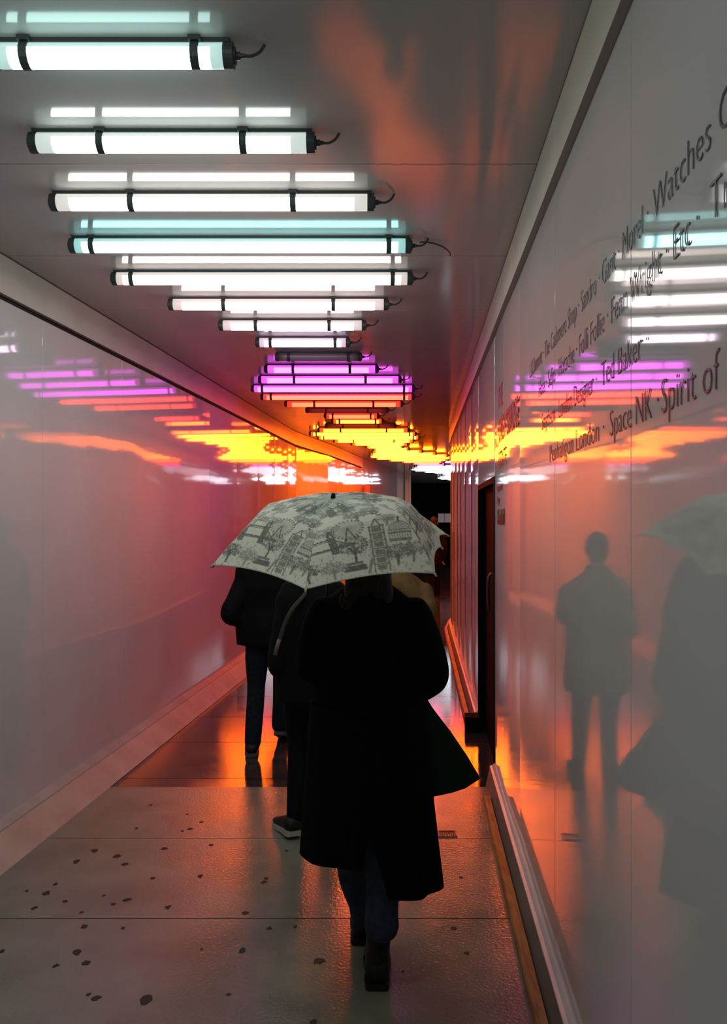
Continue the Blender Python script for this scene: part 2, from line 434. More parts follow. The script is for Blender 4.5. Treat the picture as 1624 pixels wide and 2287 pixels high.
# ------------------------------------------------------------------ tube lamps
def emat(name, col, s, base=(0.6, 0.6, 0.6)):
    return mat('tube_'+name, base, 0.25, 0.4, emis=col, estr=s*LAMP_LEVEL)
COL = {
 'pale cyan': ((0.62, 1.0, 0.93), 7.0), 'cool white': ((0.86, 1.0, 0.93), 9.0), 'white': ((1.0, 0.97, 0.90), 9.0),
 'cyan': ((0.42, 1.0, 0.98), 6.5), 'warm white': ((1.0, 0.83, 0.76), 9.0), 'pinkish white': ((1.0, 0.80, 0.80), 9.5),
 'lilac white': ((1.0, 0.72, 0.97), 8.0), 'magenta': ((1.0, 0.09, 1.0), 4.6), 'red orange': ((1.0, 0.03, 0.010), 11.0),
 'orange': ((1.0, 0.075, 0.004), 24.0), 'amber': ((1.0, 0.125, 0.003), 48.0), 'red': ((1.0, 0.035, 0.012), 16.0),
 'faint white': ((0.95, 0.88, 1.0), 2.2),
 'blueish white': ((0.80, 0.90, 1.0), 6.0)}
EM = {}
for k, (c, s) in COL.items():
    mx = 1.0
    EM[k] = (emat(k.replace(' ', '_'), c, s), emat(k.replace(' ', '_')+'_end', c, 0.9 if k in ('magenta', 'red orange', 'orange', 'amber', 'red') else min(s*0.07, 0.5)))
EM['unlit'] = (mat('tube_unlit', (0.30, 0.27, 0.29), 0.25, 0.5), mat('tube_unlit_end', (0.2, 0.18, 0.2), 0.3, 0.5))
LZ = -0.043; TR = 0.034
cache = {}
def cmesh(key, build, mats, smooth=False):
    if key not in cache:
        bm = bmesh.new(); build(bm); bmesh.ops.recalc_face_normals(bm, faces=bm.faces)
        me = bpy.data.meshes.new(key if isinstance(key, str) else str(key[0])); bm.to_mesh(me); bm.free()
        for m in mats: me.materials.append(m)
        if smooth: me.polygons.foreach_set('use_smooth', [True]*len(me.polygons))
        cache[key] = me
    return cache[key]
def cyl(bm, x0, x1, r, n=20, mi=0, cap=True):
    rs = [[(x, r*math.cos(2*PI*k/n), LZ+r*math.sin(2*PI*k/n)) for k in range(n)] for x in (x0, x1)]
    rings(bm, rs, mi, cap)
def make_lamp(L, color, loc, rz, label, detail=True):
    root = empty('tube_lamp', loc); root.rotation_euler.z = rz
    tag(root, label, 'lamp', 'ceiling tube lamps along the passage')
    h = L/2; cap = 0.028; e = 0.055 if L in (1.0, 1.35) else 0.035
    def b_tube(bm):
        rs = []
        for x in (-h+cap, -h+cap+e, h-cap-e, h-cap):
            rs.append([(x, TR*math.cos(2*PI*k/24), LZ+TR*math.sin(2*PI*k/24)) for k in range(24)])
        rings(bm, rs, 0, True)
        for f in bm.faces:
            q_ = f.calc_center_median()
            if abs(q_.x) > h-cap-e+0.001 or q_.z > LZ+TR*0.20: f.material_index = 1
    link('tube', cmesh(('tube', L, color), b_tube, list(EM[color]), True), root)
    link('backing_channel', cmesh(('channel', L), lambda bm: box(bm, (-h+0.01, -0.019, -0.012), (h-0.01, 0.019, -0.0005)), [M['channel']]), root)
    for s in (-1, 1):
        link('end_cap', cmesh(('cap', L, s), lambda bm: (cyl(bm, s*(h-cap), s*h, TR+0.002), cyl(bm, s*h, s*(h+0.006), TR-0.010)), [M['plastic']], False), root)
    if not detail: return root
    q = h*0.5 if L in (1.0, 1.35) else h-cap-e-0.045
    for s in (-1, 1):
        def b_clip(bm):
            x0, x1 = s*q-0.012, s*q+0.012
            n = 18; rs = []
            for x, r in ((x0, TR+0.001), (x0, TR+0.0045), (x1, TR+0.0045), (x1, TR+0.001)):
                rs.append([(x, r*math.cos(PI/2+2*PI*k/n), LZ+r*math.sin(PI/2+2*PI*k/n)) for k in range(n)])
            vv = [[bm.verts.new(p) for p in r] for r in rs]
            for a in range(4):
                b = (a+1) % 4
                for k in range(n): bm.faces.new((vv[a][k], vv[a][(k+1) % n], vv[b][(k+1) % n], vv[b][k]))
            box(bm, (x0-0.006, 0.019, -0.014), (x1+0.006, 0.034, -0.0005))
            box(bm, (x0-0.006, -0.034, -0.014), (x1+0.006, -0.019, -0.0005))
        link('clip', cmesh(('clip', L, s), b_clip, [M['plastic']]), root)
    def b_gland(bm):
        rs = []
        for x, r in ((h+0.004, 0.010), (h+0.018, 0.012), (h+0.019, 0.008), (h+0.032, 0.006)):
            rs.append([(x, r*math.cos(2*PI*k/12), LZ+r*math.sin(2*PI*k/12)) for k in range(12)])
        rings(bm, rs)
    link('cable_gland', cmesh(('gland', L), b_gland, [M['plastic']]), root)
    link('cable', cmesh(('cable', L), lambda bm: tube(bm, smooth_pts([(h+0.03, 0, LZ), (h+0.05, 0.004, LZ+0.002), (h+0.072, 0.012, LZ+0.018), (h+0.085, 0.02, -0.001)], sub=4), 0.0048, 8), [M['plastic']], True), root)
    return root
cyc = {0: 'pale cyan', 1: 'cool white', 2: 'white', 3: 'cyan', 4: 'warm white', 5: 'pinkish white', 6: 'pinkish white', 7: 'lilac white',
       8: 'unlit', 9: 'magenta', 10: 'magenta', 11: 'magenta', 12: 'red orange', 13: 'red orange', 14: 'unlit', 15: 'red orange', 16: 'orange',
       17: 'unlit', 18: 'orange', 19: 'amber', 20: 'amber', 21: 'amber', 22: 'amber', 23: 'amber', 24: 'amber', 25: 'amber', 26: 'amber',
       27: 'amber', 28: 'orange', 29: 'orange', 30: 'red', 31: 'red', 32: 'magenta'}
lens = [0.70, 1.0, 1.35, 1.65, 1.65, 1.35, 1.0, 0.70]
LX_ = {0: -.721, 1: -.672, 2: -.631, 3: -.595, 4: -.557, 5: -.523, 6: -.484, 7: -.454, 8: -.366, 9: -.37, 10: -.318, 11: -.308, 12: -.28, 13: -.225,
       14: -.198, 15: -.151, 16: -.081, 17: -.04, 18: 0.0, 19: -.01, 20: .08, 21: .17, 22: .28, 23: .38}
ordw = ['first', 'second', 'third', 'fourth', 'fifth', 'sixth', 'seventh', 'eighth', 'ninth', 'tenth', 'eleventh', 'twelfth', 'thirteenth', 'fourteenth',
        'fifteenth', 'sixteenth', 'seventeenth', 'eighteenth', 'nineteenth', 'twentieth']
def ordinal(i):
    if i < 20: return ordw[i]
    t = ['', '', 'twenty', 'thirty', 'forty', 'fifty'][(i+1)//10]; u = (i+1) % 10
    return t+'-'+ordw[u-1] if u else {'thirty': 'thirtieth', 'forty': 'fortieth', 'fifty': 'fiftieth'}[t]
for i in list(range(0, 50)):
    y = 2.37+0.547*i
    x = LX_.get(i, 0.38+0.25*(y-14.95))
    L = lens[i % 8]
    if i == 8: L = 0.70
    c = cyc.get(i, 'faint white' if i < 40 else 'blueish white')
    rz = -math.atan(0.067) * 0.0 if i < 24 else -0.12
    size = {0.70: 'very short', 1.0: 'short', 1.35: 'long', 1.65: 'full-length'}[L]
    lab = '%s %s tube lamp on the ceiling, %s counted from the camera end' % (size, c, ordinal(i))
    make_lamp(L, c, (x, y, CEIL), rz, lab, detail=(i < 22))
# two more unseen tubes, added out of view to light the near end
for i in (-1, -3):
    make_lamp(1.35, 'cool white', (-0.85, 2.37+0.547*i*1.4, CEIL), 0, 'unseen cool white tube lamp added overhead %s the camera' % ('just above' if i == -1 else 'behind'), detail=False)

# loose cable from the fourth lamp to the ceiling seam
bm = bmesh.new(); z_ = CEIL-0.006
tube(bm, smooth_pts([P(938, 541, 4.03), P(955, 541, 4.06), P(985, 549, 4.1), P(1003, 562, 4.15), P(1006, 571, 4.2)], sub=5), 0.004, 8)
tag(obj('loose_cable', bm, M['plastic'], None, True), 'thin dark cable arcing over the ceiling from the cyan tube lamp to a seam', 'cable')

# ------------------------------------------------------------------ far end of the passage
bm = bmesh.new()
box(bm, (LX(25.4)+0.02, 25.3, 0), (LX(25.4)+0.20, 25.6, CEIL))
tag(obj('pillar', bm, M['cream']), 'cream square pillar lit white at the far end of the passage', 'pillar')
bm = bmesh.new(); box(bm, (0.2, 30.9, 0), (7.0, 31.2, CEIL))
for k in range(5): box(bm, (1.9+k*0.8, 30.86, 0), (1.93+k*0.8, 30.9, CEIL))
tag(obj('wall_far', bm, M['black']), kind='structure')
for a, lab in ((P(979, 1147, 30.8), 'white paper notice on the dark end wall, the left of a pair'), (P(993.5, 1147, 30.8), 'white paper notice on the dark end wall, nearest the right wall corner')):
    bm = bmesh.new(); box(bm, (a.x, 30.845, a.z-0.33), (a.x+0.225, 30.853, a.z)); 
    tag(obj('paper_notice', bm, M['paper']), lab, 'notice', 'paper notices on the dark end wall')
bm = bmesh.new(); prism(bm, [(LX(18.6)+0.04, 18.45, 0), (LX(18.6)+0.15, 18.45, 0), (LX(18.6)+0.15, 18.45, 2.46), (LX(18.6)+0.04, 18.45, 2.46)], (0.0, 0.12, 0))
tag(obj('red_post', bm, M['redp']), 'red square post against the left wall where the panels change', 'post')

# drain cover in the floor
dc = empty('drain_cover', P(999, 1863, EYE*F/(1863-CY))); tag(dc, 'small dark metal drain cover in the wet floor right of the black coat', 'drain cover')
bm = bmesh.new(); c = Vector(dc.location); c.z = 0
for a in ((-0.05, -0.045, 0.05, -0.037), (-0.05, 0.037, 0.05, 0.045), (-0.05, -0.037, -0.042, 0.037), (0.042, -0.037, 0.05, 0.037)):
    box(bm, (c.x+a[0], c.y+a[1], 0.0002), (c.x+a[2], c.y+a[3], 0.005))
dc.location.z = 0
part('rim', bm, M['steel'], dc)
bm = bmesh.new()
for k in range(7): box(bm, (c.x-0.04+k*0.012, c.y-0.036, 0.0002), (c.x-0.034+k*0.012, c.y+0.036, 0.003))
part('grate', bm, M['boot'], dc)

# ------------------------------------------------------------------ umbrella
FER = P(744, 1113, 3.0)
knee = [P(565, 1166, 2.83), P(703, 1200, 2.73), P(899, 1150, 2.83), P(919, 1127, 3.06), P(880, 1113, 3.2), P(780, 1102, 3.245), P(600, 1126, 3.065)]
tip = [P(475, 1263, 2.71), P(683, 1317, 2.54), P(972, 1282, 2.71), P(986, 1222, 3.02), P(999, 1195, 3.28), P(800, 1140, 3.42), P(552, 1185, 3.12)]
umb = empty('umbrella', P(744, 1300, 3.1)); tag(umb, 'open cream umbrella printed with grey sketches of trees and towers, above the black-coated walker', 'umbrella')
def ribc(i, v):
    a, k, t = FER, knee[i], tip[i]
    L1 = (k-a).length; L2 = (t-k).length; s = L1/(L1+L2)
    # smooth curve through ferrule, knee and tip
    ctl = (k-a*(1-s)**2-t*s**2)/(2*s*(1-s))
    q = a*(1-v)**2+ctl*(2*v*(1-v))+t*v**2
    lin = a.lerp(k, v/s) if v < s else k.lerp(t, (v-s)/(1-s))
    return q*0.45+lin*0.55
# ink drawing for one panel, as a grid of values (rows = from top to rim, columns across)
W_, H_ = 440, 520
def ink_grid(seed):
    g = np.zeros((H_, W_)); rg = random.Random(seed)
    def dot(x, y, r, a):
        x0, x1, y0, y1 = int(max(0, x-r-1)), int(min(W_, x+r+2)), int(max(0, y-r-1)), int(min(H_, y+r+2))
        if x0 >= x1 or y0 >= y1: return
        yy, xx = np.mgrid[y0:y1, x0:x1]
        m_ = np.clip(r+0.6-np.hypot(xx-x, yy-y), 0, 1)*a
        g[y0:y1, x0:x1] = np.maximum(g[y0:y1, x0:x1], m_)
    def line(x0, y0, x1, y1, r=1.6, a=0.8):
        n = int(max(abs(x1-x0), abs(y1-y0))/1.2)+2
        for k in range(n):
            s = k/(n-1); dot(x0+(x1-x0)*s+rg.uniform(-.8, .8), y0+(y1-y0)*s+rg.uniform(-.8, .8), r*rg.uniform(.9, 1.5), min(1, a*rg.uniform(.8, 1.2)))
    def wash(cx, cy, rx, ry, a):
        x0, x1, y0, y1 = int(max(0, cx-rx)), int(min(W_, cx+rx)), int(max(0, cy-ry)), int(min(H_, cy+ry))
        if x0 >= x1 or y0 >= y1: return
        yy, xx = np.mgrid[y0:y1, x0:x1]
        q = ((xx-cx)/rx)**2+((yy-cy)/ry)**2
        g[y0:y1, x0:x1] = np.maximum(g[y0:y1, x0:x1], np.clip((1-q)*2.5, 0, 1)*a)
    def tree(cx, cy, r, a=0.75):
        line(cx, cy, cx-3, cy+r*1.25, 3.0, a); line(cx, cy+r*0.5, cx+r*0.3, cy, 2.0, a); line(cx, cy+r*.6, cx-r*.3, cy, 2.0, a)
        wash(cx, cy-r*0.2, r*1.15, r*0.75, 0.28*a)
        for k in range(int(r*3.4)):
            t_ = rg.uniform(0, 2*PI); q = r*math.sqrt(rg.random())
            x, y = cx+q*math.cos(t_)*1.2, cy-r*0.2+q*math.sin(t_)*0.75
            s = rg.uniform(2.5, 5.5); t0 = rg.uniform(0, 6)
            for j in range(5): dot(x+s*math.cos(t0+j*.6), y+s*math.sin(t0+j*.6), 1.5, min(1, a*rg.uniform(.8, 1.2)))
    def wheel(cx, cy, r):
        for k in range(90):
            t_ = 2*PI*k/90; dot(cx+r*math.cos(t_), cy+r*math.sin(t_), 1.6, .8)
        for k in range(24):
            t_ = 2*PI*k/24; dot(cx+(r+7)*math.cos(t_), cy+(r+7)*math.sin(t_), 4.0, .85)
            line(cx, cy, cx+r*math.cos(t_), cy+r*math.sin(t_), 0.9, .45)
        wash(cx, cy, r, r, .2)
        line(cx, cy, cx-r*.45, cy+r*1.5, 2, .8); line(cx, cy, cx+r*.45, cy+r*1.5, 2, .8)
    def tower(cx, top, bot, w):
        line(cx-w*.3, top+30, cx, top, 2, .8); line(cx+w*.3, top+30, cx, top, 2, .8)
        wash(cx, (top+bot)/2+12, w*.75, (bot-top)/2, .22)
        line(cx-w*.5, top+30, cx-w*.62, bot, 1.7, .8); line(cx+w*.5, top+30, cx+w*.62, bot, 1.7, .8)
        y = top+34
        while y < bot:
            line(cx-w*.55, y, cx+w*.55, y, 1.8, .8)
            if int(y) % 2 == 0 or True:
                for xx in range(int(-w*.32), int(w*.36), 5): line(cx+xx, y+7, cx+xx, y+24, 2.2, .7)
            y += 31
    def bridge(cx, cy, w):
        for s in (-1, 1):
            x = cx+s*w*.30
            line(x-9, cy-50, x, cy-86, 2.2, .85); line(x+9, cy-50, x, cy-86, 2.2, .85)
            for xx in (-9, -3, 3, 9): line(x+xx, cy-50, x+xx, cy+28, 2.4, .8)
            line(x-10, cy-22, x+10, cy-22, 2); 
            p = None
            for k in range(15):
                q = k/14; X = x+s*q*w*.42; Y = cy-44+math.sin(q*PI/2)*44
                if p: line(p[0], p[1], X, Y, 2.0, .8); line(X, Y, X, cy+2, .9, .6)
                p = (X, Y)
        line(cx-w*.30, cy-44, cx+w*.30, cy-44, 2.4, .85); line(cx-w*.30, cy-37, cx+w*.30, cy-37, 1.5, .8)
        line(cx-w*.72, cy+2, cx+w*.72, cy+2, 2.6, .85); line(cx-w*.72, cy+8, cx+w*.72, cy+8, 1.4, .8)
    def dome(cx, cy, r):
        for k in range(60):
            t_ = PI*k/59; dot(cx+r*math.cos(t_), cy-r*1.1*math.sin(t_), 1.8, .8)
        for k in range(-3, 4): line(cx+k*r*.3, cy, cx+k*r*.12, cy-r*1.0, 1.1, .6)
        line(cx, cy-r*1.1, cx, cy-r*1.7, 2.6, .85); wash(cx, cy-r*.4, r, r*.7, .25)
        for y in (0, 12, 40, 46): line(cx-r*1.1, cy+y, cx+r*1.1, cy+y, 1.8, .8)
        for k in range(-4, 5): line(cx+k*r*.26, cy, cx+k*r*.26, cy+40, 1.5, .6)
    def birds(cx, cy):
        for k in range(5):
            x, y = cx+rg.uniform(-45, 45), cy+rg.uniform(-25, 25)
            line(x-7, y-4, x, y, 2.6, .8); line(x, y, x+8, y-5, 2.6, .8)
    # layout: rim at the bottom (row 519)
    bridge(108, 372, 150); wheel(208, 300, 40); tree(150, 290, 36, .6); tree(212, 392, 48, .85); tower(292, 285, 505, 42)
    dome(362, 345, 32); tree(350, 440, 38, .8); tree(402, 430, 34, .7); tree(48, 455, 36, .85); tree(130, 465, 34, .6); tree(20, 330, 26, .6)
    line(170, 470, 235, 470, 5, .8); line(170, 482, 235, 482, 5, .8); line(178, 456, 228, 456, 4, .7)
    line(245, 505, 262, 450, 4, .6)
    tree(250, 235, 30, .7); tree(90, 285, 26, .6); tree(330, 290, 26, .6); tree(160, 130, 34, .6); tree(255, 60, 36, .55); tree(215, 20, 30, .5); tree(320, 165, 26, .55)
    birds(60, 270); birds(330, 240)
    tree(300, 215, 28, .6); tree(120, 210, 30, .55); tree(230, 190, 26, .5); tree(220, 110, 46, .5); tree(180, 60, 30, .45); tree(260, 150, 30, .5)
    bridge(215, 160, 70); tree(60, 180, 24, .5); tree(380, 190, 24, .5)
    for k in range(260):
        x, y = rg.uniform(0, W_), rg.uniform(400, H_); line(x, y, x+rg.uniform(-4, 4), y+rg.uniform(3, 9), 1.0, rg.uniform(.3, .7))
    return g
INK = ink_grid(5)
bm_v = []; faces = []; cols = []
NU, NV = 132, 150
for p in range(7):
    a, b = p, (p+1) % 7
    base = len(bm_v)
    for jv in range(NV+1):
        v = jv/NV
        for iu in range(NU+1):
            u = iu/NU; ar = 4*u*(1-u)
            vv = v*(1-0.055*ar*v*v)
            q = ribc(a, vv).lerp(ribc(b, vv), u)
            # panels belly out a little between ribs near the top and pull in near the rim
            q = q+Vector((0, 0, 0.012*ar*math.sin(PI*min(1, v*1.1))-0.006*ar*v))
            bm_v.append(q-Vector(umb.location))
            # drawing coordinates: constant scale across the panel
            xx = (u-0.5)*(0.10+0.9*v)*W_+W_/2+ (37*p) % 23; yy = v*(H_-1)
            if p % 2: xx = xx+14
            k = INK[int(min(H_-1, yy)), int(min(W_-1, max(0, xx)))]
            seam = 0.25 if (iu < 1 or iu >= NU) else 0
            n1 = noise.noise(Vector((u*3+p*7, v*3.5, 0.3)))*0.5+0.5
            hem = 0.25 if v > 0.988 else 0
            k = min(1, k+seam+hem)
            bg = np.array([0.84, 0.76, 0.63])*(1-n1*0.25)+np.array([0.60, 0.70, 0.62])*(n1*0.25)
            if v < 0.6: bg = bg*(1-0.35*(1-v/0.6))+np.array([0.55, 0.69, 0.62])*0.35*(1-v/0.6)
            inkc = np.array([0.085, 0.088, 0.082])
            c_ = bg*(1-k*0.93)+inkc*k*0.93
            cols.append((c_[0], c_[1], c_[2], 1.0))
    for jv in range(NV):
        for iu in range(NU):
            i0 = base+jv*(NU+1)+iu
            faces.append((i0, i0+1, i0+NU+2, i0+NU+1))
me = bpy.data.meshes.new('canopy'); me.from_pydata([tuple(v) for v in bm_v], [], faces)
at = me.color_attributes.new('print', 'FLOAT_COLOR', 'POINT')
at.data.foreach_set('color', np.array(cols, dtype=np.float32).ravel())
me.polygons.foreach_set('use_smooth', [True]*len(me.polygons))
mc = mat('printed_canopy', (0.6, 0.6, 0.5), 0.75, 0.25, bump=0.15, bscale=400, bdist=0.0005)
nt = mc.node_tree; an = nt.nodes.new('ShaderNodeAttribute'); an.attribute_name = 'print'
nt.links.new(an.outputs['Color'], nt.nodes['Principled BSDF'].inputs['Base Color'])
me.materials.append(mc)
canopy = link('canopy', me, umb)
so = canopy.modifiers.new('s', 'SOLIDIFY'); so.thickness = 0.0012; so.offset = -1
for i in range(7):
    bm = bmesh.new(); tube(bm, [ribc(i, v/10)-Vector((0, 0, 0.007)) for v in range(0, 11)], 0.0022, 6)
    part('rib', bm, M['shaft'], umb, True)
    bm = bmesh.new(); d = (tip[i]-knee[i]).normalized(); tube(bm, [tip[i]-d*0.004, tip[i]+d*0.010], 0.0035, 8); part('rib_tip', bm, M['sole'], umb, True)
HAND_U = Vector((-0.155, 3.22, 1.23))
ax = (HAND_U-FER).normalized()
bm = bmesh.new(); tube(bm, [FER-ax*0.005, HAND_U+ax*0.0], 0.0055, 10); part('shaft', bm, M['shaft'], umb, True)
bm = bmesh.new(); tube(bm, [FER-ax*0.004, FER-ax*0.001, FER-ax*0.016, FER-ax*0.020][1:], [0.010, 0.007, 0.006], 14); part('ferrule', bm, M['boot'], umb, True)
bm = bmesh.new(); tube(bm, [HAND_U-ax*0.02, HAND_U, HAND_U+ax*0.05, HAND_U+ax*0.07], [0.009, 0.014, 0.014, 0.010], 14); part('handle', bm, M['boot'], umb, True)

# ------------------------------------------------------------------ people
def hand(bm, wrist, d, nrm, side, curl=0.6, s=1.0):
    """palm, four unequal bent fingers and a thumb; d = direction of the hand, nrm = back of the hand"""
    wrist = Vector(wrist); d = Vector(d).normalized(); nrm = (Vector(nrm)-d*Vector(nrm).dot(d)).normalized(); sd = d.cross(nrm)*side
    rot = Matrix((sd, d, nrm)).transposed()
    ell(bm, wrist+d*0.045*s, (0.040*s, 0.052*s, 0.016*s), rot)
    for k, (o_, L) in enumerate(((-0.030, 0.068), (-0.010, 0.078), (0.010, 0.074), (0.029, 0.058))):
        p0 = wrist+d*0.075*s+sd*o_*s; pts = [p0]; a = 0.15
        for f_ in (0.45, 0.32, 0.23):
            a += curl*0.8
            pts.append(pts[-1]+(d*math.cos(a)-nrm*math.sin(a))*L*f_*s)
        limb(bm, pts, [0.0100*s, 0.0092*s, 0.0085*s, 0.0075*s], 3, 10)
    p0 = wrist+d*0.025*s-sd*0.032*s
    limb(bm, [p0, p0-sd*0.022*s+d*0.022*s-nrm*0.008, p0-sd*0.026*s+d*0.050*s-nrm*0.022*s], [0.013*s, 0.011*s, 0.009*s], 3, 10)
def head(bm, c, s=1.0):
    """c = centre of the head, facing +Y"""
    c = Vector(c)
    ell(bm, c+Vector((0, -0.008, 0.018))*s, (0.076*s, 0.094*s, 0.098*s))
    ell(bm, c+Vector((0, 0.030, -0.045))*s, (0.058*s, 0.062*s, 0.068*s))
    limb(bm, [c+Vector((0, 0.088, 0.008))*s, c+Vector((0, 0.104, -0.022))*s], [0.009*s, 0.014*s], 3, 8)
    for k in (-1, 1):
        ell(bm, c+Vector((k*0.077, -0.004, -0.008))*s, (0.010*s, 0.020*s, 0.032*s), n=10, m=8)
        ell(bm, c+Vector((k*0.032, 0.082, 0.016))*s, (0.020*s, 0.012*s, 0.008*s), n=10, m=6)
    ell(bm, c+Vector((0, 0.088, -0.058))*s, (0.024*s, 0.010*s, 0.008*s), n=10, m=6)
def face_parts(root, c, s=1.0):
    c = Vector(c)
    for k in (-1, 1):
        bm = bmesh.new(); ell(bm, c+Vector((k*0.031, 0.083, 0.002))*s, (0.011*s, 0.008*s, 0.007*s), n=10, m=8); part('eye', bm, M['sole'], root, True)
def shoe(root, heel, z, yaw=0.0, pitch=0.0, L=0.27, w=0.048, m=None, ms=None, top=0.10, solet=0.022, shape=None):
    """shoe pointing forward from its heel; pitch lifts the heel about the toe"""
    heel = Vector(heel)
    R = Matrix.Translation((heel.x, heel.y, z)) @ Matrix.Rotation(-yaw, 4, 'Z') @ Matrix.Translation((0, L*0.75, 0)) @ Matrix.Rotation(-pitch, 4, 'X') @ Matrix.Translation((0, -L*0.75, 0))
    def ring(y, hw, z0, z1, n=16):
        out = []
        for k in range(n):
            a = 2*PI*k/n; ca, sa = math.cos(a), math.sin(a)
            out.append(R @ Vector((hw*math.copysign(abs(ca)**0.7, ca), y, (z0+z1)/2+(z1-z0)/2*math.copysign(abs(sa)**0.7, sa))))
        return out
    bm = bmesh.new()
    prof = [(0.0, .55, .55), (0.015, .80, .95), (0.06, .86, 1.0), (0.10, .84, .95), (0.15, .92, .72), (0.20, 1.0, .56), (0.24, .92, .46), (0.265, .60, .36), (0.272, .3, .25)]
    rings(bm, [ring(y*L/0.27, w*a, solet*0.7, solet*0.7+(top-solet*0.7)*b) for y, a, b in prof])
    up = part('boot' if top > 0.12 else 'shoe', bm, m, root, True)
    bm = bmesh.new()
    sp = [(-0.006, .62), (0.0, .80), (0.03, .92), (0.10, .86), (0.19, 1.06), (0.24, .98), (0.268, .62), (0.276, .35)]
    vv = []
    for z0 in (0.0, solet):
        lft = [R @ Vector((-w*a, y*L/0.27, z0)) for y, a in sp]; rgt = [R @ Vector((w*a, y*L/0.27, z0)) for y, a in sp]
        vv.append([bm.verts.new(q) for q in lft+rgt[::-1]])
    n = len(vv[0]); bm.faces.new(vv[0][::-1]); bm.faces.new(vv[1])
    for k in range(n): bm.faces.new((vv[0][k], vv[0][(k+1) % n], vv[1][(k+1) % n], vv[1][k]))
    s_ = part('sole', bm, ms, root); s_.parent = up
    return up, R
def base_body(root, hip, neck, headc, s, arms, legs, voxel=0.008, hands=True):
    """one continuous figure: head, neck, trunk, arms with hands, legs"""
    bm = bmesh.new()
    head(bm, headc, s); hip = Vector(hip); neck = Vector(neck)
    limb(bm, [neck-Vector((0, 0, 0.04)), Vector(headc)+Vector((0, -0.01, -0.06))*s], [0.058*s, 0.052*s])
    torso(bm, [(hip.x, hip.y, hip.z-0.08, 0.14*s, 0.10*s), (hip.x, hip.y, hip.z, 0.165*s, 0.115*s), (hip.x, hip.y, hip.z+0.16, 0.135*s, 0.095*s),
               (neck.x, neck.y, neck.z-0.20, 0.165*s, 0.105*s), (neck.x, neck.y, neck.z-0.07, 0.16*s, 0.085*s), (neck.x, neck.y, neck.z-0.01, 0.07*s, 0.06*s)])
    for (sh, el, wr_, hd, hn, side, curl) in arms:
        limb(bm, [sh, Vector(sh).lerp(Vector(el), .5), el, Vector(el).lerp(Vector(wr_), .4), wr_], [0.052*s, 0.046*s, 0.038*s, 0.038*s, 0.026*s])
        hand(bm, wr_, hd, hn, side, curl, 0.95*s)
    for (hp, kn, an) in legs:
        limb(bm, [hp, Vector(hp).lerp(Vector(kn), .5), kn, Vector(kn).lerp(Vector(an), .35), an], [0.076*s, 0.064*s, 0.045*s, 0.044*s, 0.030*s])
    b = fuse('body', bm, M['skin'], root, voxel, 3)
    return b
def sleeve(bm, pts, rad): limb(bm, pts, rad, 5, 18)

# --- woman in the long black coat (nearest walker)
T0 = 3.08
wom = empty('person', (0.02, 3.1, 0)); tag(wom, 'person in a long black coat and dark jeans walking away nearest the camera', 'person', 'people walking away')
def Q(px, py, t=T0): return P(px, py, t)
hc = Vector((0.025, 3.13, 1.50))
shR, elR, wrR = Q(922, 1372, 3.1), Q(962, 1500, 3.08), Q(925, 1545, 3.30)
shL, elL, wrL = Q(728, 1372, 3.1), Q(700, 1500, 3.12), HAND_U+Vector((-0.02, -0.065, -0.03))
hipc = Vector((0.02, 3.12, 0.90))
RB, LB = P(842, 2220, 2.99), P(808, 2110, 3.31)
kR, kL = P(854, 1925, 3.06), P(786, 1930, 3.33)
base_body(wom, hipc, (0.02, 3.12, 1.36), hc, 0.93,
          [(shR, elR, wrR, (0.0, 0.5, -0.9), (1, 0, 0), -1, 0.9), (shL, elL, wrL, (0.25, 0.6, 0.35), (-0.9, -0.1, 0.3), 1, 1.3)],
          [(Vector((0.09, 3.12, 0.86)), kR, Vector((RB.x+0.01, 3.03, 0.10))), (Vector((-0.05, 3.14, 0.86)), kL, Vector((LB.x, 3.37, 0.10)))], 0.007)
face_parts(wom, hc, 0.93)
bm = bmesh.new()   # hair down the back
ell(bm, hc+Vector((0, -0.02, 0.03)), (0.088, 0.098, 0.105))
for dx, zz in ((-0.055, 1.26), (-0.02, 1.20), (0.02, 1.22), (0.055, 1.27), (-0.070, 1.42)):
    limb(bm, [hc+Vector((dx*0.8, -0.05, 0)), hc+Vector((dx*1.1, -0.085, -0.12)), Vector((hc.x+dx*1.5, 3.0, zz))], [0.035, 0.032, 0.012], 5, 10)
fuse('hair', bm, M['hair'], wom, 0.007, 3)
# coat: upper part with sleeves
bm = bmesh.new()
def cr(y, l, r, dy, t=3.12):
    a, b = Q(l, y, t), Q(r, y, t); return ((a.x+b.x)/2, t, a.z, (b.x-a.x)/2, dy)
torso(bm, [cr(1660, 692, 948, .165), cr(1590, 698, 944, .16), cr(1500, 700, 945, .155), cr(1430, 697, 950, .15), cr(1385, 700, 948, .14), cr(1350, 712, 935, .12), cr(1325, 745, 905, .095), cr(1300, 780, 868, .075), cr(1285, 785, 862, .07)], fold=0.05)
sleeve(bm, [shR+Vector((0, 0, 0.01)), Q(945, 1430, 3.09), elR, Q(955, 1522, 3.16), wrR-Vector((0, .05, 0))], [0.066, 0.070, 0.072, 0.062, 0.045])
sleeve(bm, [Q(938, 1455, 3.1), Q(930, 1510, 3.12)], [0.07, 0.07])
sleeve(bm, [shL+Vector((0, 0, 0.01)), Q(705, 1430, 3.1), elL, elL.lerp(wrL, .5), wrL+Vector((0.0, -.02, -0.02))], [0.066, 0.066, 0.064, 0.055, 0.045])
fuse('coat', bm, M['wool'], wom, 0.011, 5, 0.004)
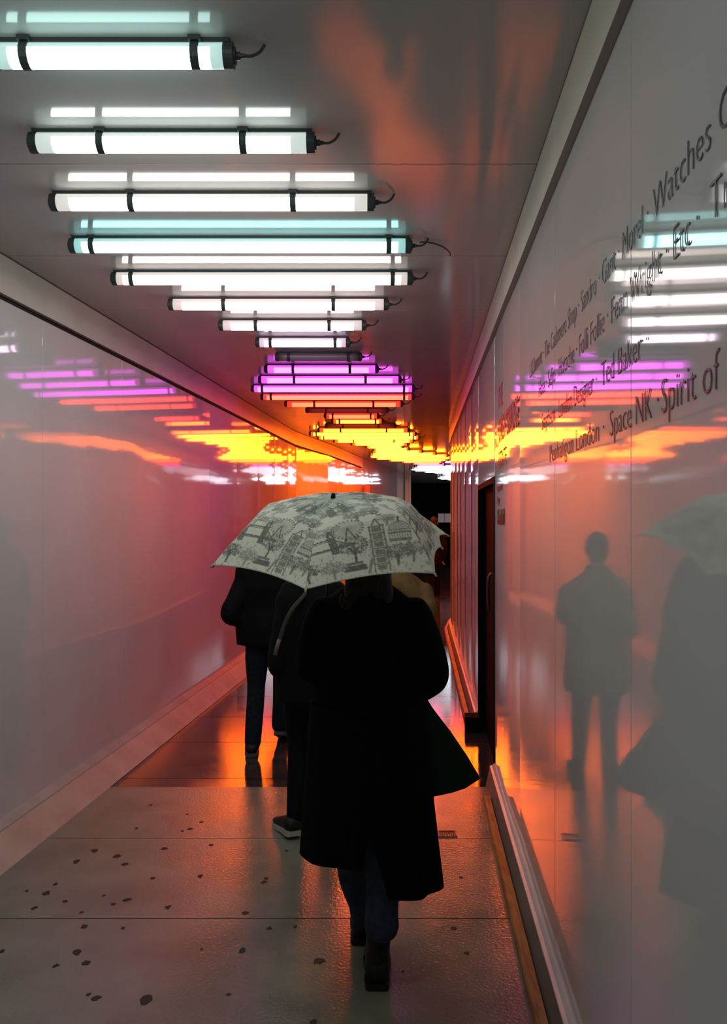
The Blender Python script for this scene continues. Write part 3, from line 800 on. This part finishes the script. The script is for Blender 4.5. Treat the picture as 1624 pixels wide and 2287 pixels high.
# coat skirt: open grid with a back vent and an uneven hem
bm = bmesh.new(); NA, NH = 72, 26
grid = []
for j in range(NH+1):
    s = j/NH; row = []
    for i in range(NA+1):
        u = i/NA; th = 2*PI*u      # 0 = centre of the back, growing towards the right of the photo
        right = u < 0.5
        hemb = 0.385 if right else 0.478
        hems = 0.345 if right else 0.470
        k = min(1, abs(math.sin(th))) if (u < 0.25 or u > 0.75) else 1
        front = max(0, -math.cos(th))
        hem = (hemb*(1-k)+hems*k)*(1-front)+0.36*front
        z = 1.02*(1-s)+hem*s
        q = (1.02-z)/(1.02-0.40)
        rx = 0.208+0.050*q; ry = 0.165+0.055*q
        cx_ = 0.012+0.008*q
        f_ = 1+0.035*q*math.sin(th*5+0.6)+0.02*q*math.sin(th*9+2)
        x = cx_+rx*f_*math.sin(th); y = 3.10-ry*f_*math.cos(th)
        # vent
        ve = max(0.0, (0.62-z)/0.22)
        if u < 0.5: x += 0.062*ve*max(0, 1-u/0.16)
        else: x -= 0.030*ve*max(0, 1-(1-u)/0.16)
        row.append(bm.verts.new((x, y, z)))
    grid.append(row)
for j in range(NH):
    for i in range(NA): bm.faces.new((grid[j][i], grid[j][i+1], grid[j+1][i+1], grid[j+1][i]))
cs = part('coat_skirt', bm, M['wool'], wom, True); solidify(cs, 0.008)
# jeans
bm = bmesh.new()
limb(bm, [Vector((0.095, 3.12, 0.84)), P(862, 1850, 3.06), P(856, 1960, 3.03), P(853, 2030, 3.0), P(852, 2068, 2.99)], [0.085, 0.078, 0.062, 0.060, 0.065], 5, 18)
limb(bm, [Vector((-0.06, 3.14, 0.84)), P(790, 1850, 3.24), P(788, 1950, 3.32), P(806, 2015, 3.33), P(810, 2035, 3.34)], [0.085, 0.075, 0.060, 0.050, 0.052], 5, 18)
fuse('jeans', bm, M['jeans'], wom, 0.009, 3, 0.003)
# boots
for (b, topz, zs, L) in ((RB, 0.25, 0.0, 0.25), (LB, 0.20, 0.0, 0.25)):
    up, R = shoe(wom, (b.x, b.y, 0), 0.0, 0.02, 0.0, L, 0.050, M['boot'], M['boot'], 0.125, 0.026)
    bm = bmesh.new(); r0 = Vector((b.x, b.y, 0))
    limb(bm, [r0+Vector((0.0, 0.050, 0.06)), r0+Vector((0.004, 0.045, 0.13)), r0+Vector((0.010, 0.045, topz))], [0.047, 0.043, 0.050], 4, 16)
    s_ = part('boot_shaft', bm, M['boot'], wom, True); s_.parent = up

# --- tote bag on her right arm
tb = empty('tote_bag', P(960, 1560, 3.2)); tag(tb, 'dark green tote bag swinging beside the right edge of the black coat', 'bag')
bm = bmesh.new()
poly = [P(940, 1545, 3.16), P(968, 1583, 3.16), P(1010, 1638, 3.16), P(1045, 1690, 3.16), P(1072, 1736, 3.16), P(1040, 1757, 3.16), P(1010, 1767, 3.16), P(965, 1777, 3.16), P(925, 1772, 3.16), P(915, 1650, 3.16)]
cen = sum(poly, Vector())/len(poly)
R_ = []
for o_, k in ((-0.045, 0.86), (-0.036, 0.95), (-0.02, 0.99), (0, 1.0), (0.02, 0.99), (0.036, 0.95), (0.045, 0.86)):
    R_.append([cen+(p-cen)*k+Vector((0, o_*(0.35+0.65*min(1, max(0, (1.12-p.z)/0.35))), 0)) for p in poly])
rings(bm, R_)
part('bag_body', bm, M['tote'], tb, True)
for s in (-1, 1):
    bm = bmesh.new(); tube(bm, smooth_pts([P(925, 1650, 3.16+0.02*s), P(932, 1580, 3.17), P(940, 1530, 3.2), P(950, 1560, 3.17), P(975, 1600, 3.15+.02*s)], sub=5), 0.006, 8); part('bag_handle', bm, M['tote'], tb, True)

# --- generic jacketed walker
def walker(name_label, cx, t, H, jw, mj, mtrouser, feet, hemz, arms, grp='people walking away', sole=None, msh=None, shw=0.048, legs=None, hood=False, lean=0.0, voxel=0.012, toe=0.12):
    root = empty('person', (cx, t, 0)); tag(root, name_label, 'person', grp)
    s = H/1.75; hp = 0.52*H; nk = 0.845*H
    hc = Vector((cx, t+0.03+lean, H-0.118*s))
    fl_, fr_ = feet    # (x, y, heel lift, pitch)
    lg = []
    for k, (fx, fy, fz, pt) in enumerate(feet):
        hx = cx+(-0.09 if k == 0 else 0.09)*s
        an = Vector((fx, fy+0.07, 0.09+fz)); hpv = Vector((hx, t, hp-0.02))
        kn = hpv.lerp(an, .5)+Vector((0, 0.05+pt*0.12, 0.02))
        lg.append((hpv, kn, an))
    am = []
    for (sh, el, wr_, side) in arms: am.append((sh, el, wr_, (0.0, 0.35, -0.9), (side*-1, 0.0, 0), side, 0.5))
    base_body(root, (cx, t, hp+0.05), (cx, t+lean*.8, nk), hc, s, am, lg, 0.009)
    face_parts(root, hc, s)
    bm = bmesh.new(); ell(bm, hc+Vector((0, -0.02, 0.035))*s, (0.083*s, 0.095*s, 0.092*s)); ell(bm, hc+Vector((0, -0.05, -0.02))*s, (0.07*s, 0.06*s, 0.07*s))
    fuse('hair', bm, M['hair'], root, 0.009, 2)
    bm = bmesh.new()
    sh_z = nk-0.045*s
    torso(bm, [(cx, t, hemz, jw*0.86, 0.15*s), (cx, t, hemz+0.12, jw*0.88, 0.155*s), (cx, t, hp+0.16, jw*0.82, 0.14*s), (cx, t+lean*.5, sh_z-0.22, jw*0.90, 0.15*s),
               (cx, t+lean*.8, sh_z-0.08, jw*0.90, 0.13*s), (cx, t+lean*.8, sh_z, jw*0.70, 0.105*s), (cx, t+lean*.8, sh_z+0.045, jw*0.36, 0.08*s), (cx, t+lean, sh_z+0.09, jw*0.30, 0.075*s)], fold=0.07, seed=cx*9)
    for (sh, el, wr_, side) in arms:
        sleeve(bm, [sh, Vector(sh).lerp(Vector(el), .5), el, Vector(el).lerp(Vector(wr_), .5), wr_], [0.075*s, 0.072*s, 0.066*s, 0.058*s, 0.048*s])
    if hood: ell(bm, hc+Vector((0, -0.09, -0.12))*s, (0.10*s, 0.07*s, 0.08*s))
    fuse('jacket', bm, mj, root, voxel, 4, 0.006)
    bm = bmesh.new()
    for (h_, k_, a_) in lg:
        limb(bm, [h_, h_.lerp(k_, .5), k_, k_.lerp(a_, .5), a_-Vector((0, 0, 0.01))], [0.095*s, 0.088*s, 0.068*s, 0.064*s, 0.060*s], 5, 16)
    fuse('trousers', bm, mtrouser, root, voxel, 3, 0.006)
    for fi, (fx, fy, fz, pt) in enumerate(feet):
        shoe(root, (fx, fy, 0), 0.001, (-toe if fi == 0 else toe), pt, 0.28*s, shw, msh or M['boot'], sole or M['greysole'], 0.095, 0.026)
    return root

# person with the pale-soled shoe, close in front of the coat on its left
x2 = P(700, 1500, 4.42).x; t2 = 4.42
fL = P(662, 1872, 4.42); fR = P(735, 1790, 4.95)
walker('person in black jacket with a pale-soled shoe, just left of the long coat', x2, t2+0.05, 1.66, 0.235, M['jacket'], M['jacket'],
       [(fL.x, 4.40, 0.02, 0.10), (fR.x, 5.0, 0.0, 0.0)], 0.72,
       [(P(640, 1378, 4.45), P(622, 1485, 4.42), P(650, 1505, 4.5), -1), (P(765, 1380, 4.45), P(785, 1490, 4.42), P(780, 1580, 4.5), 1)], sole=M['sole'], shw=0.058, toe=0.42)
# shoulder bag: strap over that person's left shoulder
sb = empty('shoulder_bag', P(640, 1470, 4.3)); tag(sb, 'thin brown shoulder strap with a tan end over the left arm of the black jacket', 'bag')
bm = bmesh.new(); tube(bm, smooth_pts([P(690, 1318, 4.38), P(672, 1338, 4.33), P(652, 1362, 4.30), P(636, 1394, 4.29), P(626, 1425, 4.29), P(621, 1436, 4.29)], sub=5), [0.011]*26, 8, flat=0.4)
part('strap', bm, M['strap'], sb, True)
bm = bmesh.new(); tube(bm, [P(624, 1428, 4.285), P(614, 1463, 4.285)], 0.0105, 8, flat=0.5); part('strap_end', bm, M['tan'], sb, True)

# left-hand walker
t3 = 5.95; x3 = P(600, 1450, t3).x
a3 = P(566, 1684, 5.98); b3 = P(626, 1650, 6.35)
walker('person in a black jacket and blue-black jeans, farthest left of the walkers', x3, t3+0.1, 1.74, 0.285, M['jacket'], M['jeans2'],
       [(P(563, 1600, 5.95).x, 5.93, 0.0, 0.0), (P(624, 1600, 6.3).x, 6.25, 0.05, 0.35)], 0.79,
       [(P(545, 1300, 6.05), P(513, 1372, 5.92), P(556, 1396, 6.08), -1), (P(665, 1300, 6.05), P(690, 1372, 5.95), P(665, 1410, 6.0), 1)], sole=M['greysole'], shw=0.05)

# khaki walker
t4 = 5.3; x4 = P(880, 1400, t4).x
walker('person in an olive khaki coat partly hidden right of the black coat', x4, t4, 1.62, 0.24, M['khaki'], M['jeans2'],
       [(x4-0.08, 5.25, 0, 0), (x4+0.08, 5.55, 0, 0)], 0.62,
       [(P(944, 1322, 5.3), P(958, 1366, 5.24), P(928, 1385, 5.5), 1), (P(830, 1330, 5.3), P(815, 1400, 5.3), P(840, 1440, 5.5), -1)])
# distant dark figure
t5 = 17.5; x5 = P(969, 1300, t5).x
walker('distant person in dark clothes on the shiny floor beyond the umbrella rim', x5, t5, 1.76, 0.20, M['jacket'], M['jacket'],
       [(x5-0.09, 17.4, 0, 0), (x5+0.09, 17.7, 0, 0)], 0.75,
       [(Vector((x5+0.17, 17.5, 1.38)), Vector((x5+0.22, 17.45, 1.1)), Vector((x5+0.19, 17.55, 0.86)), 1), (Vector((x5-0.17, 17.5, 1.38)), Vector((x5-0.22, 17.45, 1.1)), Vector((x5-0.19, 17.55, 0.86)), -1)])
